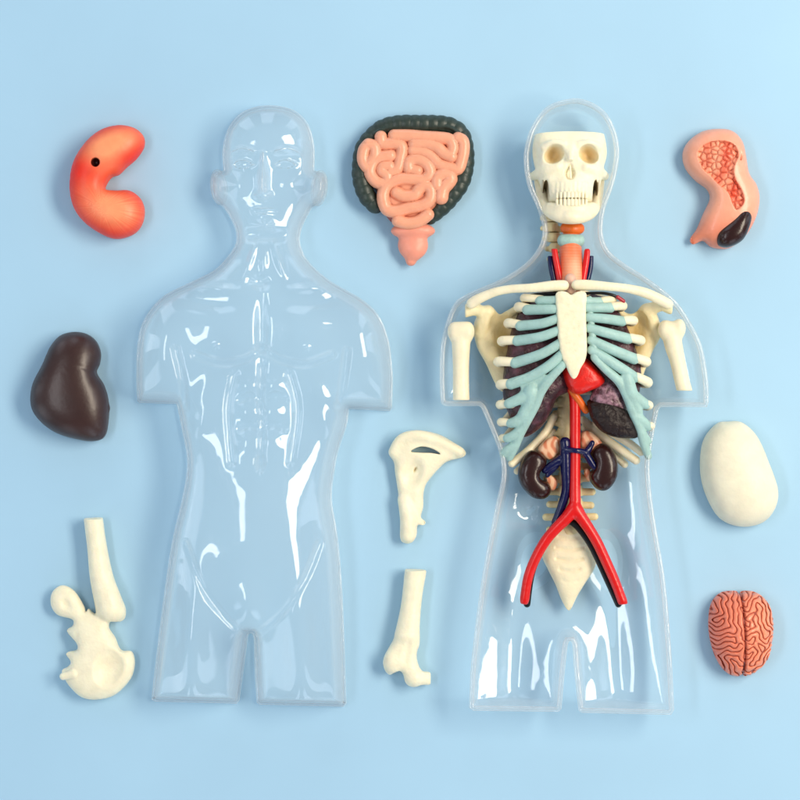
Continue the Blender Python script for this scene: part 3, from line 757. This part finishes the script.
# ------------------------------------------------------------------ throat
th = thing('windpipe', 'orange throat tube with a teal ring and cut red and blue vessels in the neck', 'organ model', (570, 255, 0))
def org_paint(V):
    x, y, z = V.T
    return mixc(lin('ee7a4c')[None], lin('f3b48e')[None], np.exp(-((x - 573) / 7) ** 2) * sm((y - 250) / 20) + .2 * np.sin(y * 1.1) ** 2)
tpart('throat', [(572, 222, 26, 8), (572, 236, 29, 8.5), (571, 246, 33, 10.5), (571, 258, 36, 12), (571.5, 270, 40, 12), (571, 282, 44, 11.5), (570, 288, 46, 9)], PAINTED, th, paint=org_paint,
      zref=38)
tpart('throat_muscle', [(566, 228, 31, 5.5), (572, 229, 33, 6.5), (579, 228.5, 31, 5.5)], ORANGE, th)
tpart('cartilage_ring', [(564.5, 240.5, 36, 7), (570, 240.5, 37, 7.2), (578, 240.5, 36, 6.6)], TEAL, th, mod=lambda g, F: smax(F, np.abs(g.Y - 240.5) - 6.3, 1))
for s, a in ((-1, [(554.5, 249.5, 43, 3), (556, 260, 45, 3), (560, 281, 47, 3.4)]), (1, [(587.3, 251.5, 43, 3), (586, 262, 45, 3.2), (582.5, 281, 47, 3.4)])):
    tpart('artery', a, RED, th, mod=lambda g, F: np.maximum(F, 249 - g.Y))
for s, a in ((-1, [(550.5, 258, 40, 2.9), (551.5, 268, 42, 3), (554.5, 283, 44, 3)]), (1, [(590.8, 257, 40, 2.9), (590, 268, 42, 3), (586.5, 283, 44, 3)])):
    tpart('vein', a, BLUE, th, mod=lambda g, F: np.maximum(F, 256 - g.Y))
tpart('trachea', [(570.5, 279, 57, 5.5), (570.5, 291, 60, 5)], mat('beige_pink_plastic', 'e3b7a0', .45, var=.1), th)

# ------------------------------------------------------------------ skeleton
sn = thing('rib_cage', 'cream and pale teal rib cage with collar bones and spine in the open torso', 'skeleton', (570, 400, 0))
def rough_paint(V):
    return np.tile(lin('ece2c0'), (len(V), 1))
stn = [(556, 296), (561, 292.5), (567, 293.5), (571, 296), (576, 293.5), (582, 292.5), (586, 296), (585.5, 310), (586, 330), (586.5, 350), (584.5, 360), (580.5, 367), (577, 375), (573.5, 377.5), (570, 374), (566, 365), (561.5, 356), (558.5, 340), (557.5, 325), (556.5, 310)]
STERN = mat('ivory_rough_plastic', 'f3e9c8', .5, sss=.2, bump=.8, bscale=420, var=.08, vscale=300)
organ('sternum', stn, 6, 74, STERN, sn, h=.6, Hb=5, usat=.2, n=4, zref=74)
# ribs: (cartilage path, bony end) with heights; the bony part runs on round the side to the spine
def rib(sgn, cart, end, r, spine_y):
    """cart: points with z; end: front end of the bony part"""
    if len(cart) > 1: tpart('cartilage', [(*q[:2], q[2], q[3] if len(q) > 3 else r) for q in cart], TEAL, sn)
    a = cart[-1]
    ex, ey = end
    pts = [(a[0], a[1], a[2], r * .93), (ex - sgn * 1, ey, a[2] - 7, r * 1.02), (ex - sgn * 2, ey + 1, a[2] - 20, r), (ex - sgn * 6, ey - 2, 20, r * .9),
           (ex + (570 - ex) * .42, spine_y + 4, 11, r * .8), (570 + sgn * 10, spine_y, 12, r * .75)]
    tpart('rib', pts, BONE, sn, h=.7)
def taper(c, r): return [(*q, r * (1.08 + .16 * k / (len(c) - 1))) for k, q in enumerate(c)]
Lr = [([(558, 299.8, 73), (549, 300.5, 70), (540, 300.3, 66)], (523.5, 298.5), 3.7, 290),
      ([(558, 309, 73), (545, 309.5, 71), (528, 309.6, 63)], (517.5, 307.5), 4.2, 300),
      ([(558.5, 318, 73), (542, 323.5, 72), (521, 325.5, 62)], (507.5, 323.5), 4.1, 312),
      ([(559.5, 330, 73), (540, 337, 72), (518, 340.5, 61)], (501.5, 341), 4.2, 325),
      ([(560, 343, 73), (541, 354, 72), (516, 362.5, 61)], (498, 361.5), 4.3, 338),
      ([(561, 354.5, 73), (548, 366, 72), (530, 377, 66), (512, 383.5, 60)], (500, 384), 4.4, 352)]
Rr = [([(584.5, 300.8, 73), (592, 301.5, 70), (600, 301.5, 66)], (611.5, 300), 3.6, 290),
      ([(587, 308, 73), (600, 307.8, 71), (610, 307.5, 65)], (621, 306.5), 4.2, 300),
      ([(588, 317.5, 73), (605, 319, 72), (622, 321, 62)], (632, 321), 4.1, 312),
      ([(589.5, 328.5, 73), (608, 333.5, 72), (628, 338.5, 61)], (639, 340.5), 4.3, 325),
      ([(591.5, 340.5, 73), (610, 349, 72), (634, 358.5, 61)], (644.5, 361.5), 4.4, 338),
      ([(592, 350.5, 73), (610, 361.5, 72), (626, 371.5, 66), (634, 377, 60)], (646, 382), 4.4, 352)]
for c, e, r, sy in Lr: rib(-1, taper(c, r), e, r * 1.1, sy)
for c, e, r, sy in Rr: rib(1, taper(c, r), e, r * 1.1, sy)
# merged costal arches
def arch(paths, webs, gaps=()):
    allp = [q for p_ in paths for q in p_]; x0, x1, y0, y1 = pad([q[:2] for q in allp], 11)
    g = Grid(x0, x1, y0, y1, 20, 84, .7); F = g.full()
    for p_ in paths: F = tube(g, p_, F=F, k=1.5)
    for wpoly, z_ in webs:
        s = sdpoly(spline(wpoly, 4), g.X2, g.Y2)[:, :, None]
        zt = z_(g.X2, g.Y2)[:, :, None]
        F = smin(F, smax(s, np.abs(g.Z - zt) - 2.6, 1.2).astype(f32), 2.5)
    V, Q = nets(F, g); emit('costal_arch', V, Q, TEAL, sn, zref=60)
zl = lambda x, y: 66 - (y - 380) * .32 + (x - 526) * .12
arch([[(563, 364, 73, 3.8), (549, 379.5, 70, 4.2), (540, 392, 66, 4.6), (535, 405, 62, 4.5), (528, 419, 57, 4.3), (521, 433, 51, 4.2), (516, 446, 45, 4), (511, 457, 39, 3.6)],
      [(527, 396, 63, 5.5), (516, 401, 60, 4.8), (509, 404, 57, 4.3)],
      [(528, 412, 59, 4.5), (517, 421, 55, 4.6), (511, 423, 52, 4)],
      [(522, 428, 53, 4), (514, 435, 50, 4), (508, 438, 47, 3.8)],
      [(516, 444, 46, 4), (509, 449, 43, 3.8), (505, 453, 40, 3.6)],
      [(532, 386, 64, 4), (531, 392, 64, 7), (530, 402, 61, 6), (524, 415, 57, 6)]],
     [([(512, 381), (530, 374), (546, 377), (541, 392), (535, 406), (524, 405), (518, 399), (521, 391), (519, 386), (512, 386)], lambda x, y: zl(x, y) - 0)])
zr = lambda x, y: 66 - (y - 380) * .32 - (x - 620) * .12
arch([[(594, 358, 73, 3.8), (606, 370, 70, 4), (619, 382, 66, 4.2), (627, 396, 62, 4.4), (633, 411, 57, 4.3), (640, 427, 51, 4.2), (645, 442, 45, 4), (650, 455, 39, 3.4)],
      [(626, 376, 66, 5), (629, 388, 64, 6), (633, 398, 60, 5.5), (638, 412, 54, 5)],
      [(632, 394, 62, 4.8), (640, 400, 58, 4.6), (646, 404, 54, 4.4)],
      [(638, 416, 55, 4.4), (645, 422, 50, 4.2), (649, 426, 46, 3.8)],
      [(643, 432, 49, 4), (649, 440, 44, 3.8)],
      [(589.5, 301, 71, 2.6), (590, 315, 72, 2.8), (591.5, 330, 72, 3), (593, 345, 73, 3.4), (595, 358, 73, 3.8)]],
     [([(621, 374), (632, 380), (634, 392), (636, 405), (630, 404), (624, 390)], zr)])
# lower ribs with bony ends at the rim of the arch
for sg, ends in ((-1, [((511, 404, 57), (499.5, 404), 4.2, 372), ((512, 422.5, 53), (500.5, 421.5), 4.0, 390), ((510, 437.5, 48), (501.5, 437.5), 3.8, 405), ((506, 452.5, 41), (504, 452), 3.6, 418)]),
                 (1, [((644, 403.5, 55), (648, 405), 4.2, 372), ((648, 425, 47), (650.5, 426), 3.8, 392)])):
    for a, e, r, sy in ends: rib(sg, [a], e, r, sy)
# floating ribs
for pts in ([(554, 417, 16, 4), (546, 432, 18, 4), (530, 449, 24, 4.2), (512, 463, 32, 4)], [(553, 432, 13, 3.5), (542, 447, 14, 3.6), (528, 462, 17, 3.6), (517, 471, 22, 3.4)],
            [(584, 420, 14, 4), (595, 430, 16, 4.6), (612, 444, 22, 4.6), (635, 460, 30, 4.2)], [(585, 428, 12, 4), (598, 440, 13, 4.2), (610, 450, 16, 4.2), (624, 464, 20, 3.8)],
            [(596, 424, 17, 3.6), (614, 434, 24, 4), (630, 444, 30, 4), (640, 452, 34, 3.6)]):
    tpart('rib', pts, BONE, sn)
# collar bones
for pts in ([(562, 286, 68, 5.2), (550, 286.5, 70, 5), (530, 288.5, 70, 4.3), (512, 289.2, 66, 4), (496, 292, 62, 4.2), (480, 298.5, 57, 4.8), (473, 303, 54, 5)],
            [(577.5, 285.5, 68, 5.2), (590, 285.8, 70, 5), (608, 287, 70, 4.2), (628, 289, 66, 4.2), (645, 293, 62, 4.8), (660, 299.5, 57, 5), (668, 303.5, 54, 4.8)]):
    tpart('collar_bone', pts, BONE, sn, k=.5)
# shoulder blades
def scap(outline, dish, blobs):
    x0, x1, y0, y1 = pad(outline, 9); g = Grid(x0, x1, y0, y1, 6, 62, .7)
    F = pill(g, spline(outline, 4), 9, 26, 7, usat=.3)
    for b in blobs: F = smin(F, tube(g, b), 3)
    for d in dish: F = smax(F, -ell(g, *d), 4)
    V, Q = nets(F, g)
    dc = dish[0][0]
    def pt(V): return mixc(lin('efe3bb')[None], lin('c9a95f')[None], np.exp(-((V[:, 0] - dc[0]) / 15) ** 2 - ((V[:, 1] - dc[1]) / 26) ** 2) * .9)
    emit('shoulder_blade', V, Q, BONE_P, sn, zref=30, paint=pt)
scap([(474, 326), (480, 313), (490, 308), (503, 316), (518, 312), (530, 318), (530, 345), (516, 375), (505, 391), (496, 384), (486, 363), (477, 346)],
     [((505, 338, 38), (13, 26, 9), -.3)],
     [[(486, 314, 36, 7), (484, 322, 34, 8), (480, 332, 30, 7)], [(465, 312, 44, 6.5), (474, 310, 42, 6.5), (480, 312, 38, 6)], [(485, 336, 28, 4), (492, 356, 27, 3.5), (500, 380, 27, 3.5)], [(488, 312, 36, 6), (500, 318, 34, 4), (518, 309, 34, 4)]])
scap([(661, 330), (657, 314), (648, 307), (634, 314), (620, 312), (612, 320), (614, 345), (626, 372), (636, 388), (643, 372), (650, 352), (658, 342)],
     [((634, 335, 38), (11, 24, 9), .3)],
     [[(646, 311, 38, 7), (650, 320, 36, 7), (656, 332, 31, 6.5)], [(668, 309, 44, 6), (660, 306, 44, 6), (652, 309, 40, 6)], [(654, 338, 28, 4), (647, 356, 27, 3.5), (638, 378, 27, 3.5)], [(644, 313, 36, 6), (630, 319, 34, 4), (620, 314, 34, 4)]])
# spine and sacrum
g = Grid(540, 600, 212, 540, 4, 34, .8)
F = g.full()
for i, y in enumerate(list(np.arange(218, 446, 10.2)) + list(np.arange(452, 532, 12.6))):
    w = 6.5 if y < 446 else 12; ox = 551 + min(1, max(0, (y - 225) / 60)) * 13 if y < 290 else (564 if y < 446 else 570)
    v = tube(g, [(ox, y - 3.2, 15, w), (ox, y + 3.2, 15, w)])
    v = smax(v, np.abs(g.Y - y) - (4.6 if y < 446 else 5.6), 1)
    k_ = 13 + 2.2 * math.sin(i * 2.3) if y > 446 else 0; tr_ = tube(g, [(ox - 9 - k_, y + 1, 14 + k_ * .3, 2.6 + k_ * .07), (ox + 9 + k_, y + 1 + math.sin(i * 1.7), 14 + k_ * .3, 3.3 + k_ * .03)])
    F = smin(F, smin(v, tr_, 1.5), .8)
F = np.minimum(F, tube(g, [(551, 218, 11, 4), (555, 240, 11, 4), (565, 290, 14, 5.5), (565.5, 440, 15, 6.5), (567, 525, 14, 5.5)]))
V, Q = nets(F, g)
emit('spine', V, Q, mat('tan_plastic', 'e8d7a6', .45, sss=.2, bump=.8, bscale=500, var=.12), sn, zref=15)
sac = [(556, 522), (569.4, 519), (583, 522), (592, 540), (597.5, 554), (594.5, 569), (585.5, 583), (577.5, 596), (571, 609), (567, 609), (561, 598), (555.5, 584), (548, 569), (542, 554), (548, 538)]
def sac_mod(g, F):
    for y, w in ((536, 14), (547, 17), (558, 16), (569, 12), (580, 9)):
        F = smax(F, -tube(g, [(569.5 - w * .8, y, 26.6, 1.8), (569.5, y + 2, 28, 2.2), (569.5 + w * .8, y, 26.6, 1.8)]), 2)
    return F
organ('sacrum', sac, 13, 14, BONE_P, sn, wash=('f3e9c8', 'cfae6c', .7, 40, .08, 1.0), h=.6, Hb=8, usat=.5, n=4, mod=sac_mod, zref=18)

# upper arm bones
def arm(label, pts, cut, head):
    P = np.array(pts); r = 16; g = Grid(P[:, 0].min() - r, P[:, 0].max() + r, P[:, 1].min() - r, P[:, 1].max() + 12, 22, 66, .65)
    F = tube(g, pts, k=.8)
    for b in head: F = smin(F, ell(g, b[0], b[1]), 4)
    F = smax(F, -tube(g, [(P[0, 0] - 1, P[0, 1] + 2, 61, 1.5), (P[1, 0] - 1, P[1, 1] + 6, 58, 1)]), 3)
    F = smax(F, g.Y - cut, 1)
    V, Q = nets(F, g); o = emit('upper_arm_bone', V, Q, BONE); tag(o, label, 'bone', 'upper arm bones in the torso sleeves')
    o.location.z = 0
arm('cream upper arm bone left of the ribs, standing straight in its clear sleeve', [(461, 333, 44, 9), (461, 345, 43, 8.8), (461, 365, 42, 7.8), (461, 385, 42, 7.8), (461.5, 404, 42, 8)], 399.5, [((454, 332, 44), (6.2, 9, 9)), ((468, 332, 44), (6.2, 9.5, 9)), ((461, 330, 44), (9, 7, 8))])
arm('cream upper arm bone right of the ribs, slanting in its clear sleeve', [(671, 331, 44, 9), (673.5, 345, 43, 8.6), (677.5, 360, 42, 7.5), (681.5, 378, 42, 7.2), (686, 396, 42, 7.6)], 390, [((665, 330, 44), (6.8, 9, 9)), ((679, 329, 44), (6.4, 9.5, 9))])

# ------------------------------------------------------------------ organs in the torso
lg = [(528, 300), (545, 297), (558, 300), (563, 330), (567, 364), (571, 388), (557.5, 397), (552, 409), (544, 423), (534, 432), (524, 436), (517, 430), (509, 412), (504, 396), (504, 375), (508, 350), (514, 325)]
o = organ('lung', lg, 26, 34, LUNG, h=.9, Hb=14, usat=.35, n=4); tag(o, 'dark plum lung behind the left hand ribs of the picture', 'organ model')
rg = [(587, 300), (602, 297), (613, 303), (626, 325), (636, 350), (641, 372), (638, 395), (626, 408), (610, 402), (598, 396), (588, 385), (584, 350)]
r2 = thing('lung', 'two toned lung behind the right hand ribs, with a mauve patch and blackish lower lobe', 'organ model', (612, 360, 0))
organ('upper_lobe', rg, 24, 34, LUNG, r2, h=.9, Hb=14, usat=.35, n=4)
organ('middle_lobe', [(598, 384), (606, 378), (616, 384), (623, 396), (626, 412), (616, 414), (600, 408), (590, 400)], 14, 46, PINKLUNG, r2, h=.7, Hb=10, usat=.5, n=4)
organ('lower_lobe', [(588, 401), (598, 398.5), (610, 398.8), (620, 404), (630, 415), (637.5, 435.5), (627.5, 438), (613.8, 436.5), (601, 430.5), (592.5, 420), (589, 410)], 15, 46, LOBE, r2, h=.7, Hb=12, usat=.5, n=4)
o = organ('heart', [(562, 366), (568, 360), (576, 354), (587, 359), (596, 368), (604.5, 379), (600, 386), (590, 390.5), (580, 394), (571, 391), (565, 380)], 15, 53, HEART, h=.6, Hb=12, usat=.6, n=4)
tag(o, 'bright red heart peeking out under the tip of the breastbone', 'organ model')

ves = thing('blood_vessels', 'long red and navy blue forked vessel tube running down the middle of the open torso', 'organ model', (572, 500, 0))
g = Grid(512, 634, 385, 612, 20, 56, .65)
F = tube(g, [(570, 388, 44, 5), (574.5, 400, 42, 5.3), (575, 440, 40, 5.3), (575, 480, 40, 5.2), (575, 500, 41, 5.6), (574.5, 512, 42, 6)])
F = tube(g, [(574, 508, 42, 6), (566, 518, 42, 5), (557, 527, 41, 4.6), (546, 540, 40, 4.5), (536, 558, 38, 4.3), (529, 577, 36, 4.2), (525.5, 600, 34, 4.1)], F=F, k=2.5)
F = tube(g, [(575, 508, 42, 6), (581, 517, 42, 5), (588, 527, 41, 4.6), (597, 542, 40, 4.5), (606, 561, 38, 4.4), (614.5, 580, 36, 4.3), (623, 602, 34, 4.2)], F=F, k=2.5)
F = smax(F, g.Y - 603 + (np.abs(g.X - 574) - 48) * .12, .6)
V, Q = nets(F, g); emit('artery', V, Q, RED, ves, zref=40)
g = Grid(538, 606, 430, 530, 22, 54, .6)
F = tube(g, [(565, 443, 40, 5.4), (565.5, 452, 40, 5.6), (566, 470, 39, 5.2), (566.5, 490, 37, 4.8), (562, 507, 35, 4.5), (556, 522, 33, 4)])
F = tube(g, [(564, 458, 38, 4.5), (553, 465, 37, 3.4), (545, 471, 37, 2.6)], F=F, k=2)
F = tube(g, [(557, 467, 36, 2.4), (548, 476, 36, 2)], F=F, k=2)
F = tube(g, [(565, 450, 43, 2.6), (575, 451, 46.5, 1.9), (584, 453, 42, 2.6), (591, 463, 39, 3), (596, 470, 38, 2)], F=F, k=2)
F = tube(g, [(585, 453, 41, 2.6), (588, 450, 40, 2.4), (592, 443, 40, 2)], F=F, k=2)
V, Q = nets(F, g); emit('vein', V, Q, BLUE, ves, zref=39)
tpart('vein', [(556, 524, 33, 3.6), (545, 541, 33, 3.4), (537, 558, 31, 3.4), (531, 578, 29, 3.4), (527.5, 604, 28, 3.4)], BLACK, ves, zref=33)
tpart('vein', [(568, 520, 33, 3.6), (578, 527, 34, 3.8), (590, 543, 33, 3.8), (600, 563, 31, 3.6), (609, 583, 29, 3.4), (618.5, 604, 28, 3.4)], BLACK, ves, zref=33)
tpart('gullet', [(572, 391, 48, 3.6), (578, 399, 46, 3.7), (586, 410, 42, 3.6)], ORANGE, ves)
tpart('vein', [(528, 295.5, 62, 1.4), (540, 294.3, 64, 1.8), (557, 293.5, 66, 2)], BLACK, ves)
tpart('vein', [(586, 293.5, 66, 1.5), (602, 293.2, 65, 1.5), (613, 295.3, 64, 1.6), (619, 298.5, 62, 1.6)], BLACK, ves)
tpart('artery', [(617.5, 297, 64, 1.9), (623.5, 301, 62, 2)], mat('dark_red_plastic', 'a5182c', .3, coat=.3), ves)

fat_p = lambda V: mixc(lin('f3c29c')[None], lin('d0683c')[None], sm((labs(V[:, 0] * .9, V[:, 1] * .6, 3.2) + .35) / 1.0) * .8)
def kidney(label, outline, vis, fat, hil):
    t = thing('kidney', label, 'organ model', (np.mean([q[0] for q in outline]), np.mean([q[1] for q in outline]), 0), 'kidneys in the open torso')
    def md(g, F):
        for h_ in hil: F = smax(F, -ell(g, *h_), 2)
        return F
    organ('body', outline, 15, 32, KID, t, h=.6, Hb=13, usat=.6, n=4, mod=md)
    organ('adrenal_gland', fat, 7, 30, PAINTED, t, h=.6, Hb=9, usat=.4, n=4, paint=fat_p)
    organ('fat_pad', vis, 5, 28, PAINTED, t, h=.6, Hb=9, usat=.4, n=4, paint=fat_p)
kidney('dark brown kidney left of the blue vein', [(535, 450.5), (542, 453.5), (546.5, 460), (545, 467), (540, 473), (541, 479), (548, 482), (551, 490), (547.5, 496.5), (541, 499), (531.5, 496.5), (521, 485), (518, 471.8), (523, 458), (529, 451.5)],
       [(545, 474), (553, 476), (558, 482), (554, 490), (548, 488)], [(553, 436), (559.5, 440), (559, 452), (550, 460), (541, 455), (538, 449), (544, 441)], [((545, 476, 42), (4, 6, 9))])
kidney('dark brown kidney right of the red artery', [(601.5, 443.3), (609.5, 446.5), (616.5, 459), (617, 476), (609, 488.5), (599, 490), (591, 482), (589.5, 474), (594, 467), (594, 460), (590.5, 455), (594.5, 447)],
       [(585, 468), (590, 470), (591, 478), (588, 481), (584, 474)], [(581, 433), (590, 431), (600, 440), (602, 446), (592, 452), (581, 449)], [((592, 464, 42), (3.5, 5, 8))])

# ------------------------------------------------------------------ light and camera
w = bpy.data.worlds.new('World'); scn.world = w; w.use_nodes = True
bg = w.node_tree.nodes['Background']; WN = w.node_tree.nodes; WL = w.node_tree.links      # a pale room with added bright stripes low down for the shells to reflect
wt = WN.new('ShaderNodeTexCoord'); sx = WN.new('ShaderNodeSeparateXYZ'); WL.new(wt.outputs['Generated'], sx.inputs[0])
def wm(op, a, b=None, c=None):
    n = WN.new('ShaderNodeMath'); n.operation = op
    for i, q in enumerate((a, b, c)):
        if q is None: continue
        if isinstance(q, (int, float)): n.inputs[i].default_value = q
        else: WL.new(q, n.inputs[i])
    return n.outputs[0]
az = wm('ARCTAN2', sx.outputs[1], sx.outputs[0])
glint_stripe = wm('GREATER_THAN', wm('ADD', wm('SINE', wm('MULTIPLY', az, 9.0)), wm('MULTIPLY', wm('SINE', wm('MULTIPLY', az, 4.0)), .6)), .15)
mr_ = WN.new('ShaderNodeMapRange'); mr_.interpolation_type = 'SMOOTHSTEP'; mr_.inputs[1].default_value = .62; mr_.inputs[2].default_value = .50
WL.new(sx.outputs[2], mr_.inputs[0])
st_ = wm('MULTIPLY_ADD', wm('MULTIPLY', glint_stripe, mr_.outputs[0]), 1.7, .25)
bg.inputs[0].default_value = (.84, .95, 1.06, 1); WL.new(st_, bg.inputs[1])
def area(name, loc, target, size, sy, power, col):
    l = bpy.data.lights.new(name, 'AREA'); l.shape = 'RECTANGLE'; l.size = size; l.size_y = sy; l.energy = power; l.color = col
    o = bpy.data.objects.new(name, l); C.objects.link(o); o.location = loc
    o.rotation_euler = (Vector(target) - Vector(loc)).to_track_quat('-Z', 'Y').to_euler(); return o
area('window_light', (.86, .22, 1.05), (0.02, 0, 0), .95, .34, 17.5, (1, .885, .72))
area('shell_glint_light', (-.66, .0, 1.15), (0, 0, 0), .8, .16, 3.6, (.97, .98, 1))  # added lamp on the left, for white reflections on the clear shells
cam = bpy.data.cameras.new('camera'); co = bpy.data.objects.new('camera', cam); C.objects.link(co)
co.location = (0, 0, D * S); cam.sensor_width = 36; cam.lens = 36 / (800 / D); cam.clip_start = .01; cam.clip_end = 20
scn.camera = co
scn.render.engine = 'CYCLES'
scn.cycles.use_denoising = True
scn.cycles.max_bounces = 9; scn.cycles.transparent_max_bounces = 18; scn.cycles.transmission_bounces = 8; scn.cycles.diffuse_bounces = 3; scn.cycles.sample_clamp_indirect = 8
scn.view_settings.view_transform = 'Standard'; scn.view_settings.look = 'None'; scn.view_settings.exposure = -.04; scn.view_settings.gamma = 1
